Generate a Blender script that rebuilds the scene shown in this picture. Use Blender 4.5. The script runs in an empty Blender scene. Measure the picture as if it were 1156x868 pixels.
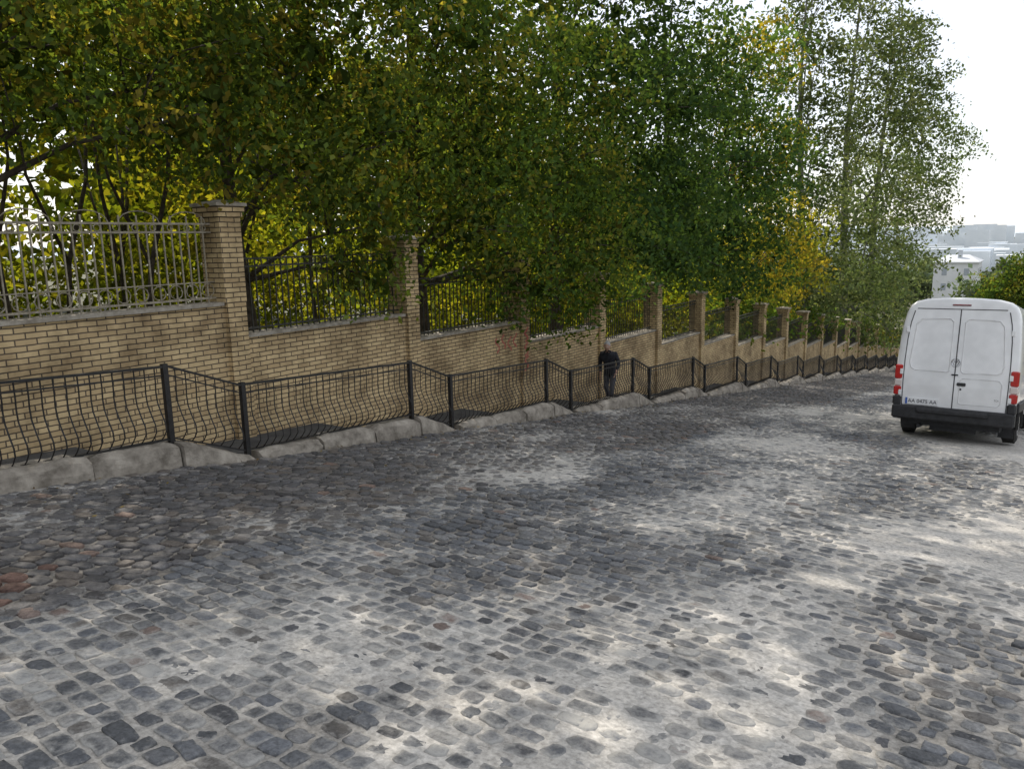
import bpy, math, random
import numpy as np
from mathutils import Matrix, Vector
random.seed(7)
RNG=np.random.default_rng(7)
scene=bpy.context.scene
COL=scene.collection
SL=0.13

# ------------------------------------------------------------------ helpers
def vnoise(x,y,seed=0):
    x=np.asarray(x,float); y=np.asarray(y,float)
    xi=np.floor(x); yi=np.floor(y); fx=x-xi; fy=y-yi
    fx=fx*fx*(3-2*fx); fy=fy*fy*(3-2*fy)
    def h(a,b):
        v=np.sin(a*127.1+b*311.7+seed*74.7)*43758.5453
        return v-np.floor(v)
    return (h(xi,yi)*(1-fx)+h(xi+1,yi)*fx)*(1-fy)+(h(xi,yi+1)*(1-fx)+h(xi+1,yi+1)*fx)*fy
def fbm(x,y,seed=0,o=3):
    s=0;a=.5;t=0
    for i in range(o):
        s=s+a*vnoise(np.asarray(x)*2**i,np.asarray(y)*2**i,seed+i); t+=a; a*=.5
    return s/t
def S(y):
    """long profile of the street"""
    y=np.asarray(y,float)
    z=-SL*np.clip(y,-60,88)
    u=np.clip(y-88,0,50)
    z=z-(SL*u-SL*u*u/100.)
    z=z-0.012*np.clip(y-138,0,900)
    return z
def H(x,y):
    return .05*(vnoise(np.asarray(x)/1.7,np.asarray(y)/2.3,3)-.5)+.025*(vnoise(np.asarray(x)/.6,np.asarray(y)/.7,5)-.5)

def newobj(name,me,parent=None,loc=None):
    o=bpy.data.objects.new(name,me); COL.objects.link(o)
    if parent: o.parent=parent
    if loc is not None: o.location=loc
    return o
def empty(name,loc=(0,0,0)):
    o=bpy.data.objects.new(name,None); COL.objects.link(o); o.location=loc; o.empty_display_size=.3
    return o
def mk_np(name,V,quads=None,tris=None,mats=(),col=None,smooth=False,parent=None,attrs=None):
    me=bpy.data.meshes.new(name)
    V=np.asarray(V,np.float32).reshape(-1,3)
    q=np.zeros((0,4),np.int32) if quads is None else np.asarray(quads,np.int32)
    t=np.zeros((0,3),np.int32) if tris is None else np.asarray(tris,np.int32)
    me.vertices.add(len(V)); me.vertices.foreach_set('co',V.ravel())
    L=np.concatenate([q.ravel(),t.ravel()])
    me.loops.add(len(L)); me.loops.foreach_set('vertex_index',L)
    st=np.concatenate([np.arange(len(q))*4,len(q)*4+np.arange(len(t))*3]).astype(np.int32)
    me.polygons.add(len(st)); me.polygons.foreach_set('loop_start',st)
    me.polygons.foreach_set('loop_total',np.concatenate([np.full(len(q),4),np.full(len(t),3)]).astype(np.int32))
    if smooth: me.polygons.foreach_set('use_smooth',np.ones(len(st),bool))
    me.update(calc_edges=True)
    if col is not None:
        a=me.color_attributes.new('col','FLOAT_COLOR','POINT')
        c=np.ones((len(V),4),np.float32); c[:,:col.shape[1]]=col
        a.data.foreach_set('color',c.ravel())
    for m in mats: me.materials.append(m)
    return newobj(name,me,parent)

class MB:
    def __init__(s): s.v=[];s.f=[];s.m=[]
    def add(s,vs,fs,mat=0):
        b=len(s.v); s.v.extend([tuple(map(float,p)) for p in vs]); s.f.extend([tuple(b+i for i in f) for f in fs]); s.m.extend([mat]*len(fs))
    def box(s,x0,x1,y0,y1,z0,z1,mat=0,z1b=None):
        if z1b is None: z1b=z1
        s.add([(x0,y0,z0),(x1,y0,z0),(x1,y1,z0),(x0,y1,z0),(x0,y0,z1),(x1,y0,z1),(x1,y1,z1b),(x0,y1,z1b)],
              [(0,3,2,1),(4,5,6,7),(0,1,5,4),(1,2,6,5),(2,3,7,6),(3,0,4,7)],mat)
    def cbox(s,x0,x1,y0,y1,z0,z1,c=.02,mat=0):
        vs=[];
        for sz,z,ins in ((0,z0,c),(1,z0+c,0),(2,z1-c,0),(3,z1,c)):
            X0,X1,Y0,Y1=x0+ins,x1-ins,y0+ins,y1-ins
            vs+=[(X0+c,Y0,z),(X1-c,Y0,z),(X1,Y0+c,z),(X1,Y1-c,z),(X1-c,Y1,z),(X0+c,Y1,z),(X0,Y1-c,z),(X0,Y0+c,z)]
        fs=[tuple(range(7,-1,-1)),tuple(range(24,32))]
        for r in range(3):
            for i in range(8):
                j=(i+1)%8; fs.append((r*8+i,r*8+j,r*8+8+j,r*8+8+i))
        s.add(vs,fs,mat)
    def tube(s,pts,r,n=5,mat=0,phase=0.):
        pts=np.array(pts,float); N=len(pts)
        r=np.full(N,r) if np.isscalar(r) else np.array(r,float)
        T=np.gradient(pts,axis=0); T/=np.linalg.norm(T,axis=1)[:,None]+1e-9
        ref=np.array([1.,0,0]) if abs(T[0][0])<.8 else np.array([0,0,1.])
        vs=[]
        for i in range(N):
            u=np.cross(T[i],ref); u/=np.linalg.norm(u)+1e-9; w=np.cross(T[i],u)
            for k in range(n):
                a=2*math.pi*k/n+phase
                vs.append(pts[i]+r[i]*(math.cos(a)*u+math.sin(a)*w))
        fs=[]
        for i in range(N-1):
            for k in range(n):
                j=(k+1)%n; fs.append((i*n+k,i*n+j,(i+1)*n+j,(i+1)*n+k))
        fs.append(tuple(range(n-1,-1,-1))); fs.append(tuple((N-1)*n+k for k in range(n)))
        s.add(vs,fs,mat)
    def ball(s,c,r,mat=0,n=8,m=6,sc=(1,1,1)):
        vs=[(c[0],c[1],c[2]+r*sc[2])]
        for i in range(1,m):
            a=math.pi*i/m
            for k in range(n):
                b=2*math.pi*k/n
                vs.append((c[0]+r*sc[0]*math.sin(a)*math.cos(b),c[1]+r*sc[1]*math.sin(a)*math.sin(b),c[2]+r*sc[2]*math.cos(a)))
        vs.append((c[0],c[1],c[2]-r*sc[2])); fs=[]
        for k in range(n): fs.append((0,1+k,1+(k+1)%n))
        for i in range(m-2):
            for k in range(n):
                j=(k+1)%n; fs.append((1+i*n+k,1+(i+1)*n+k,1+(i+1)*n+j,1+i*n+j))
        L=len(vs)-1
        for k in range(n): fs.append((L,L-n+(k+1)%n,L-n+k))
        s.add(vs,fs,mat)
    def build(s,name,mats,parent=None,smooth=False):
        me=bpy.data.meshes.new(name); me.from_pydata(s.v,[],s.f)
        for m in mats: me.materials.append(m)
        me.polygons.foreach_set('material_index',s.m)
        if smooth: me.polygons.foreach_set('use_smooth',[True]*len(s.f))
        me.update()
        return newobj(name,me,parent)

# ------------------------------------------------------------------ materials
def nt(name):
    m=bpy.data.materials.new(name); m.use_nodes=True
    t=m.node_tree; b=t.nodes['Principled BSDF']
    return m,t,b
def N(t,typ,**kw):
    n=t.nodes.new(typ)
    for k,v in kw.items(): setattr(n,k,v)
    return n
def noisy(name,c1,c2,scale=4,rough=.85,bump=.3,bscale=None,detail=4,metal=0,dist=.02,spec=.3,lo=.35,hi=.68):
    m,t,b=nt(name)
    g=N(t,'ShaderNodeNewGeometry')
    n=N(t,'ShaderNodeTexNoise'); n.inputs['Scale'].default_value=scale; n.inputs['Detail'].default_value=detail; n.inputs['Roughness'].default_value=.65
    t.links.new(g.outputs['Position'],n.inputs['Vector'])
    r=N(t,'ShaderNodeValToRGB'); r.color_ramp.elements[0].position=lo; r.color_ramp.elements[1].position=hi
    r.color_ramp.elements[0].color=(*c1,1); r.color_ramp.elements[1].color=(*c2,1)
    t.links.new(n.outputs['Fac'],r.inputs['Fac']); t.links.new(r.outputs['Color'],b.inputs['Base Color'])
    b.inputs['Roughness'].default_value=rough; b.inputs['Metallic'].default_value=metal; b.inputs['Specular IOR Level'].default_value=spec
    if bump>0:
        n2=N(t,'ShaderNodeTexNoise'); n2.inputs['Scale'].default_value=bscale or scale*6; n2.inputs['Detail'].default_value=4
        t.links.new(g.outputs['Position'],n2.inputs['Vector'])
        bp=N(t,'ShaderNodeBump'); bp.inputs['Strength'].default_value=bump; bp.inputs['Distance'].default_value=dist
        t.links.new(n2.outputs['Fac'],bp.inputs['Height']); t.links.new(bp.outputs['Normal'],b.inputs['Normal'])
    return m
def brickmat(name,c1,c2,mort):
    m,t,b=nt(name)
    g=N(t,'ShaderNodeNewGeometry'); sp=N(t,'ShaderNodeSeparateXYZ'); t.links.new(g.outputs['Position'],sp.inputs[0])
    ad=N(t,'ShaderNodeMath',operation='ADD'); t.links.new(sp.outputs['X'],ad.inputs[0]); t.links.new(sp.outputs['Y'],ad.inputs[1])
    cb=N(t,'ShaderNodeCombineXYZ'); t.links.new(ad.outputs[0],cb.inputs['X']); t.links.new(sp.outputs['Z'],cb.inputs['Y'])
    nw=N(t,'ShaderNodeTexNoise'); nw.inputs['Scale'].default_value=5; t.links.new(cb.outputs[0],nw.inputs['Vector'])
    mx=N(t,'ShaderNodeMix',data_type='VECTOR'); mx.inputs[0].default_value=.015
    t.links.new(cb.outputs[0],mx.inputs[4]); t.links.new(nw.outputs['Color'],mx.inputs[5])
    br=N(t,'ShaderNodeTexBrick'); br.offset=.5
    br.inputs['Color1'].default_value=(*c1,1); br.inputs['Color2'].default_value=(*c2,1); br.inputs['Mortar'].default_value=(*mort,1)
    br.inputs['Scale'].default_value=1; br.inputs['Mortar Size'].default_value=.009; br.inputs['Mortar Smooth'].default_value=.3
    br.inputs['Brick Width'].default_value=.25; br.inputs['Row Height'].default_value=.074; br.inputs['Bias'].default_value=-.1
    t.links.new(mx.outputs[1],br.inputs['Vector'])
    n=N(t,'ShaderNodeTexNoise'); n.inputs['Scale'].default_value=1.1; n.inputs['Detail'].default_value=5; n.inputs['Roughness'].default_value=.7
    t.links.new(g.outputs['Position'],n.inputs['Vector'])
    r=N(t,'ShaderNodeValToRGB'); r.color_ramp.elements[0].position=.34; r.color_ramp.elements[0].color=(.42,.39,.36,1); r.color_ramp.elements[1].position=.58; r.color_ramp.elements[1].color=(1.1,1.08,1.04,1)
    t.links.new(n.outputs['Fac'],r.inputs['Fac'])
    mu=N(t,'ShaderNodeMix',data_type='RGBA',blend_type='MULTIPLY'); mu.inputs[0].default_value=.85
    t.links.new(br.outputs['Color'],mu.inputs[6]); t.links.new(r.outputs['Color'],mu.inputs[7])
    t.links.new(mu.outputs[2],b.inputs['Base Color']); b.inputs['Roughness'].default_value=.85; b.inputs['Specular IOR Level'].default_value=.2
    bp=N(t,'ShaderNodeBump',invert=True); bp.inputs['Strength'].default_value=.8; bp.inputs['Distance'].default_value=.01
    t.links.new(br.outputs['Fac'],bp.inputs['Height']); t.links.new(bp.outputs['Normal'],b.inputs['Normal'])
    return m
def leafmat(name,trans=.45,tint=(1.5,1.6,.55)):
    m=bpy.data.materials.new(name); m.use_nodes=True; t=m.node_tree; t.nodes.clear()
    o=N(t,'ShaderNodeOutputMaterial'); a=N(t,'ShaderNodeVertexColor',layer_name='col')
    d=N(t,'ShaderNodeBsdfDiffuse')
    tr=N(t,'ShaderNodeBsdfTranslucent'); mx=N(t,'ShaderNodeMixShader'); mx.inputs[0].default_value=trans
    mu=N(t,'ShaderNodeMix',data_type='RGBA',blend_type='MULTIPLY'); mu.inputs[0].default_value=1; mu.inputs[7].default_value=(*tint,1)
    t.links.new(a.outputs[0],d.inputs['Color']); t.links.new(a.outputs[0],mu.inputs[6]); t.links.new(mu.outputs[2],tr.inputs['Color'])
    t.links.new(d.outputs[0],mx.inputs[1]); t.links.new(tr.outputs[0],mx.inputs[2]); t.links.new(mx.outputs[0],o.inputs['Surface'])
    return m
def attrmat(name,rough,bscale,bstr,nscale,dust=None,spec=.4):
    m,t,b=nt(name)
    g=N(t,'ShaderNodeNewGeometry'); a=N(t,'ShaderNodeVertexColor',layer_name='col')
    n=N(t,'ShaderNodeTexNoise'); n.inputs['Scale'].default_value=nscale; n.inputs['Detail'].default_value=4; n.inputs['Roughness'].default_value=.7
    t.links.new(g.outputs['Position'],n.inputs['Vector'])
    r=N(t,'ShaderNodeMapRange'); r.inputs[1].default_value=.3; r.inputs[2].default_value=.7; r.inputs[3].default_value=.6; r.inputs[4].default_value=1.4
    t.links.new(n.outputs['Fac'],r.inputs[0])
    vm=N(t,'ShaderNodeVectorMath',operation='SCALE'); t.links.new(a.outputs['Color'],vm.inputs[0]); t.links.new(r.outputs[0],vm.inputs['Scale'])
    out=vm.outputs[0]
    if dust:
        n3=N(t,'ShaderNodeTexNoise'); n3.inputs['Scale'].default_value=11; n3.inputs['Detail'].default_value=5; n3.inputs['Roughness'].default_value=.75
        t.links.new(g.outputs['Position'],n3.inputs['Vector'])
        ad=N(t,'ShaderNodeMath',operation='ADD'); t.links.new(n3.outputs['Fac'],ad.inputs[0]); t.links.new(a.outputs['Alpha'],ad.inputs[1])
        r2=N(t,'ShaderNodeMapRange'); r2.inputs[1].default_value=.85; r2.inputs[2].default_value=1.15; r2.inputs[4].default_value=.85
        t.links.new(ad.outputs[0],r2.inputs[0])
        mx=N(t,'ShaderNodeMix',data_type='RGBA'); mx.inputs[7].default_value=(*dust,1)
        t.links.new(r2.outputs[0],mx.inputs[0]); t.links.new(out,mx.inputs[6]); out=mx.outputs[2]
        rr=N(t,'ShaderNodeMapRange'); rr.inputs[3].default_value=rough; rr.inputs[4].default_value=.95
        t.links.new(r2.outputs[0],rr.inputs[0]); t.links.new(rr.outputs[0],b.inputs['Roughness'])
    else: b.inputs['Roughness'].default_value=rough
    t.links.new(out,b.inputs['Base Color']); b.inputs['Specular IOR Level'].default_value=spec
    bp=N(t,'ShaderNodeBump'); bp.inputs['Strength'].default_value=bstr; bp.inputs['Distance'].default_value=.02
    t.links.new(n.outputs['Fac'],bp.inputs['Height']); t.links.new(bp.outputs['Normal'],b.inputs['Normal'])
    return m
def plain(name,c,rough=.5,metal=0,spec=.5,coat=0):
    m=noisy(name,tuple(x*.9 for x in c),tuple(min(1,x*1.05) for x in c),scale=2.5,rough=rough,bump=0,metal=metal,spec=spec,detail=2)
    if coat: m.node_tree.nodes['Principled BSDF'].inputs['Coat Weight'].default_value=coat
    return m

M_brick=brickmat('yellow_brick',(.62,.475,.27),(.46,.335,.185),(.12,.095,.07))
M_cop=noisy('coping_concrete',(.22,.19,.15),(.40,.36,.30),6)
M_conc=noisy('kerb_concrete',(.15,.13,.105),(.38,.34,.285),4,bump=.8,bscale=18)
M_walk=noisy('worn_asphalt',(.05,.05,.052),(.10,.098,.095),3,bump=.5,bscale=40)
M_iron=noisy('black_iron',(.012,.012,.013),(.03,.027,.025),20,rough=.5,bump=0,spec=.4)
M_ironb=noisy('weathered_beige_paint',(.20,.17,.12),(.36,.32,.25),15,rough=.6,bump=0)
M_irond=noisy('dark_green_iron',(.02,.022,.018),(.05,.045,.035),15,rough=.6,bump=0)
M_bark=noisy('bark',(.035,.028,.022),(.11,.09,.07),8,bump=.8,bscale=18)
M_barkp=noisy('pale_bark',(.12,.115,.10),(.28,.27,.24),5,bump=.6,bscale=18)
M_leaf=leafmat('leaf_green',.48,(1.9,1.8,.6))
M_leafl=leafmat('leaf_lime',.55,(2.0,1.85,.5))
M_leafp=leafmat('leaf_poplar',.42,(1.4,1.4,.7))
M_litter=leafmat('dry_leaf',.15,(1,1,1))
M_stone=attrmat('granite_setts',.7,70,.6,42,dust=(.43,.415,.385),spec=.28)
M_dirt=attrmat('road_dust',.95,60,.5,30,spec=.12)
M_ground=noisy('ground_soil_grass',(.045,.05,.022),(.10,.095,.05),.6,bump=.5,bscale=6)

# ------------------------------------------------------------------ terrain
xs=np.array([-6000,-2500,-1000,-400,-150,-80,-50,-35,-28,-22,-18,-14,-12,-10.46,-10.3,-9,-7,-4,-1,2,4.4,6.4,7,9,14,25,50,110,300,1000,2500,6000.])
ys=np.concatenate([[-6000,-2000,-500,-200,-100],np.arange(-60,88,4),np.arange(88,145,3),[150,170,200,260,350,500,700,1000,1500,2500,4000,6500]])
X,Y=np.meshgrid(xs,ys)
Z=S(Y)-.6
Z=np.where(X<-10.4, S(Y)+1.15+.25*(vnoise(X/5,Y/5,9)-.5)+np.clip((-X-12)*.03,0,2),Z)
Z=np.where(X>6.6,S(Y)+.1+np.clip((X-7)*.05,0,3),Z)
far=np.clip((Y-110)/60,0,1)
Z=np.where(Y>110,Z*(1-far)+(S(Y)-.35)*far,Z)
ny,nx=X.shape
idx=np.arange(ny*nx).reshape(ny,nx)
q=np.stack([idx[:-1,:-1],idx[:-1,1:],idx[1:,1:],idx[1:,:-1]],-1).reshape(-1,4)
mk_np('ground',np.stack([X,Y,Z],-1),q,mats=[M_ground],smooth=False)

# ------------------------------------------------------------------ road : dirt bed + setts
XL,XR=-7.88,4.2
def patch(x,y):
    """0..1 : how much sand has drifted over the stones"""
    p=fbm(x/1.3+3,y/2.6,21,4)
    q=fbm(x/.35,y/.5,31,3)
    zone=np.clip((x+5.1+.5*(vnoise(x*0+1,y/1.2,4)-.5))/.7,0,1)
    right=np.clip((x+2.6)/1.5,0,1)
    farz=np.clip((y-7)/14,0,1)
    return np.clip((p-.5)*2.8+.5*(q-.5)+.55*zone+.28*right+.18*farz*(zone+.3)-.30,-1,1.3)
def dirt_level(x,y): 
    return -.016+.0165*np.clip(patch(x,y),-.3,1.3)
gx=np.arange(XL,XR+.01,.06)
gy=[-6.]
while gy[-1]<97:
    y=gy[-1]; st=.3 if y<.5 else max(.05,.05*(y/6)); gy.append(y+st)
gy=np.array(gy); X,Y=np.meshgrid(gx,gy)
Zd=S(Y)+H(X,Y)+dirt_level(X,Y)+.004*(vnoise(X/.11,Y/.11,40)-.5)
p=np.clip(patch(X,Y)+.2,0,1)
cd=np.stack([.19+.29*p,.175+.28*p,.155+.262*p],-1)*(.8+.4*fbm(X/.5,Y/.5,51,3))[...,None]
ny,nx=X.shape; idx=np.arange(ny*nx).reshape(ny,nx)
q=np.stack([idx[:-1,:-1],idx[:-1,1:],idx[1:,1:],idx[1:,:-1]],-1).reshape(-1,4)
road=empty('cobbled_road')
mk_np('dust_bed',np.stack([X,Y,Zd],-1),q,mats=[M_dirt],smooth=True,col=cd.reshape(-1,3),parent=road)

def gen_setts():
    out=[]
    for zone in 'ABC':
        v=-3.
        while v<97:
            d={'A':.13,'B':.115,'C':.13}[zone]*random.uniform(.88,1.14)
            x0,x1={'A':(XL+.05,-3.9),'B':(-5.4,-.4),'C':(-2.0,XR-.05)}[zone]
            phi={'A':.42,'B':-.03,'C':-.12}[zone]
            u=x0+random.uniform(0,.15)
            while u<x1:
                w={'A':random.uniform(.09,.20),'B':random.uniform(.10,.20),'C':random.uniform(.09,.22)}[zone]
                cx=u+w/2; cy=v+d/2+math.tan(phi)*(cx-x0)+.05*math.sin(cx*1.3+v)
                out.append((cx,cy,w,d,phi,'ABC'.index(zone))); u+=w
            v+=d
    a=np.array(out)
    b1=-4.75+.45*(vnoise(a[:,1]*0,a[:,1]/1.1,11)-.5); b2=-1.3+.8*(vnoise(a[:,1]*0,a[:,1]/1.6,12)-.5)
    z=np.where(a[:,0]<b1,0,np.where(a[:,0]<b2,1,2))
    keep=(z==a[:,5])&(a[:,1]<96.5)
    return a[keep]
ST=gen_setts()
def build_setts(a,n,rings,name):
    M=len(a); R=len(rings)
    rnd=RNG.random
    cx,cy,w,d,phi,zn=a.T
    cx=cx+.007*RNG.standard_normal(M); cy=cy+.007*RNG.standard_normal(M)
    th=2*np.pi*(np.arange(n)+.5)/n
    pw=np.where(zn==2,3.4,np.where(zn==0,4.5,7.))[:,None]
    r=(np.abs(np.cos(th))[None]**pw+np.abs(np.sin(th))[None]**pw)**(-1/pw)
    jit=1+.08*RNG.standard_normal((M,n))*np.where(zn==1,.85,1.2)[:,None]
    gap=np.where(zn==2,.028,np.where(zn==1,.024,.016))*(.7+.6*rnd(M))
    lx=(w-gap)[:,None]/2*r*np.cos(th)*jit; ly=(d-gap)[:,None]/2*r*np.sin(th)*jit
    ang=phi+.08*RNG.standard_normal(M)
    ca,sa=np.cos(ang)[:,None],np.sin(ang)[:,None]
    tx,ty=.028*RNG.standard_normal(M)[:,None],.028*RNG.standard_normal(M)[:,None]
    top=.0036*RNG.standard_normal(M)[:,None]
    base=(S(cy)+H(cx,cy))[:,None]
    V=np.zeros((M,R*n+1,3),np.float32)
    for k,(sc,zo) in enumerate(rings):
        x=lx*sc; y=ly*sc; X_=cx[:,None]+x*ca-y*sa; Y_=cy[:,None]+x*sa+y*ca
        V[:,k*n:(k+1)*n,0]=X_; V[:,k*n:(k+1)*n,1]=Y_
        V[:,k*n:(k+1)*n,2]=base-SL*(Y_-cy[:,None])+top+zo+tx*x+ty*y+(.0016*RNG.standard_normal((M,n)) if zo>-.03 else 0)
    V[:,-1,0]=cx; V[:,-1,1]=cy; V[:,-1,2]=base[:,0]+top[:,0]+.0005+.002*RNG.standard_normal(M)
    i=np.arange(n); j=(i+1)%n
    q=np.concatenate([np.stack([k*n+i,k*n+j,(k+1)*n+j,(k+1)*n+i],-1) for k in range(R-1)]) if R>1 else np.zeros((0,4),int)
    t=np.stack([(R-1)*n+i,(R-1)*n+j,np.full(n,R*n)],-1)
    nv=R*n+1; off=(np.arange(M)*nv)[:,None,None]
    Q=(q[None]+off).reshape(-1,4); T=(t[None]+off).reshape(-1,3)
    pal=np.array([(.105,.108,.114),(.125,.13,.14),(.15,.15,.152),(.19,.188,.185),(.135,.125,.115),(.19,.145,.125),(.08,.08,.084)])
    pr=[.27,.20,.22,.09,.11,.015,.095]
    c=pal[RNG.choice(len(pal),M,p=pr)]*(.78+.44*rnd(M))[:,None]
    c=np.where((zn==0)[:,None],c*np.array([.86,.80,.75]),c)
    redz=np.exp(-(((cx+5.2)/.55)**2+((cy-1.9)/.30)**2))      # a few reddish replacement stones
    c=np.where((rnd(M)<redz*.55)[:,None],np.array([.15,.092,.073])*(.7+.6*rnd(M))[:,None],c)
    dust=np.clip(patch(cx,cy),-.5,1)
    al=.23+.34*dust+.08*RNG.standard_normal(M)-.05*redz
    C=np.concatenate([c,al[:,None]],1)
    CC=np.repeat(C[:,None,:],nv,1)
    for k,(sc,zo) in enumerate(rings):
        if sc>.88: CC[:,k*n:(k+1)*n,3]+=.16
    mk_np(name,V,Q,T,mats=[M_stone],col=CC.reshape(-1,4),smooth=True,parent=road)
near=ST[ST[:,1]<13]; mid=ST[(ST[:,1]>=13)&(ST[:,1]<34)]; farr=ST[ST[:,1]>=34]
build_setts(near,12,[(1.03,-.05),(1.0,-.010),(.955,-.0028),(.6,.0)],'setts')
build_setts(mid,8,[(1.02,-.04),(.97,-.005),(.75,0)],'setts_lower')
build_setts(farr,6,[(1.0,-.02),(.85,0)],'setts_bottom')

mb=MB()
for y in np.arange(-40,96,2.):
    mb.add([(4.2,y,S(y)-.3),(4.4,y,S(y)-.3),(4.4,y,S(y)+.13),(4.2,y,S(y)+.13),(4.2,y+1.98,S(y+2)-.3),(4.4,y+1.98,S(y+2)-.3),(4.4,y+1.98,S(y+1.98)+.13),(4.2,y+1.98,S(y+1.98)+.13)],
           [(0,1,2,3),(4,7,6,5),(3,2,6,7),(0,3,7,4),(1,5,6,2)])
mb.build('kerb_stones',[M_conc])
mb=MB()
for y in np.arange(-40,96,4.): mb.add([(4.4,y,S(y)+.115),(6.7,y,S(y)+.135),(6.7,y+4,S(y+4)+.135),(4.4,y+4,S(y+4)+.115)],[(0,1,2,3)])
mb.build('pavement',[M_walk])

# ------------------------------------------------------------------ stepped walkway, kerb, railing
PER=4.1; DROP=SL*PER; Y00=5.9; LAND=3.1; WOFF=-.24
def land(k):
    z0=-SL*Y00-.08-DROP*k
    return z0,z0-.16
mb=MB()
K0,K1=-3,20
pl=[]
for k in range(K0,K1):
    y0=Y00+PER*k; z0,z1=land(k); zn=land(k+1)[0]
    pl+= [(y0,z0+WOFF),(y0+LAND,z1+WOFF)]
    for i in range(3):
        zz=z1+(zn-z1)*(i+1)/3+WOFF; ya=y0+LAND+i*(PER-LAND)/3
        pl+=[(ya+.001,zz)] if i==2 else [(ya+.001,zz),(ya+(PER-LAND)/3,zz)]
for a,b in zip(pl[:-1],pl[1:]):
    mb.add([(-10.22,a[0],a[1]),(-8.02,a[0],a[1]),(-8.02,b[0],b[1]),(-10.22,b[0],b[1])],[(0,1,2,3)])
mb.build('stepped_walkway',[M_walk])
mb=MB()
def kblock(y0,y1,za,zb_,seed):
    x0,x1=-8.16,-7.80+random.uniform(-.02,.03)
    n=8; vs=[]
    for i in range(n):
        f=i/(n-1); y=y0+(y1-y0)*f; zt=za+(zb_-za)*f; ins=.035 if i in(0,n-1) else 0
        zb=S(y)-.35
        def j(s=.016): return random.uniform(-s,s)
        vs+=[(x0,y,zb),(x0+j(),y,zt-.05-ins),(x0+.05,y,zt-ins+j(.012)),(x1-.11+j(),y,zt-ins+j()),(x1-.03+j(),y,zt-.05-ins+j()),(x1-ins*.6+j(),y,max(zt-.16,zb+.05)+j()),(x1+.03,y,zb)]
    fs=[]
    for i in range(n-1):
        for c in range(6): fs.append((i*7+c,i*7+c+1,(i+1)*7+c+1,(i+1)*7+c)[::-1])
    fs.append(tuple(range(7))); fs.append(tuple((n-1)*7+c for c in range(6,-1,-1)))
    mb.add(vs,fs)
for k in range(K0,K1):
    y0=Y00+PER*k; z0,z1=land(k); zn=land(k+1)[0]
    nb=3
    for i in range(nb):
        a=y0+.1+(LAND-.1)*i/nb; b=y0+.1+(LAND-.1)*(i+1)/nb
        o=random.uniform(-.03,.03)+.03; o2=o+random.uniform(-.02,.02)
        kblock(a+.014,b-.014,z0+.11+(z1-z0)*i/nb+o,z0+.11+(z1-z0)*(i+1)/nb+o2,i)
    kblock(y0+LAND+.01,y0+PER+.08,z1+.16,zn+.04,9)
mb.build('concrete_kerb',[M_conc],smooth=False)

mb=MB()
xf=-8.0
for k in range(K0,K1):
    y0=Y00+PER*k; z0,z1=land(k); zn=land(k+1)[0]
    segs=[(y0,z0,y0+LAND,z1),(y0+LAND,z1,y0+PER,zn)]
    for (ya,za,yb,zb) in segs:
        ta,tb=za+.98,zb+.98; ba,bb=za+.15,zb+.15
        mb.box(xf-.03,xf+.03,ya-.03,ya+.03,za-.3,ta+.03)
        for (hh,w,th) in ((ta,.025,.012),(ta-.10,.010,.008),(ba,.018,.010)):
            dz=(tb-ta)
            a0=hh; b0=hh+dz
            mb.add([(xf-w,ya+.03,a0-th),(xf+w,ya+.03,a0-th),(xf+w,ya+.03,a0+th),(xf-w,ya+.03,a0+th),(xf-w,yb-.03,b0-th),(xf+w,yb-.03,b0-th),(xf+w,yb-.03,b0+th),(xf-w,yb-.03,b0+th)],
                   [(0,1,2,3),(7,6,5,4),(0,4,5,1),(1,5,6,2),(2,6,7,3),(3,7,4,0)])
        nb=int((yb-ya)/.115)
        for i in range(1,nb):
            f=i/nb; y=ya+(yb-ya)*f; bt=ba+(bb-ba)*f; tp=ta+(tb-ta)*f
            hgt=tp-bt
            prof=[(0,1),(0,.80),(-.012,.66),(.0,.52),(.055,.38),(.115,.25),(.12,.15),(.06,.06),(0,0)] if y<45 else [(0,1),(0,.6),(.1,.25),(0,0)]
            mb.tube([(xf+dx,y,bt+hgt*h) for dx,h in prof],.0085,4)
mb.build('pedestrian_railing',[M_iron])

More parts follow.
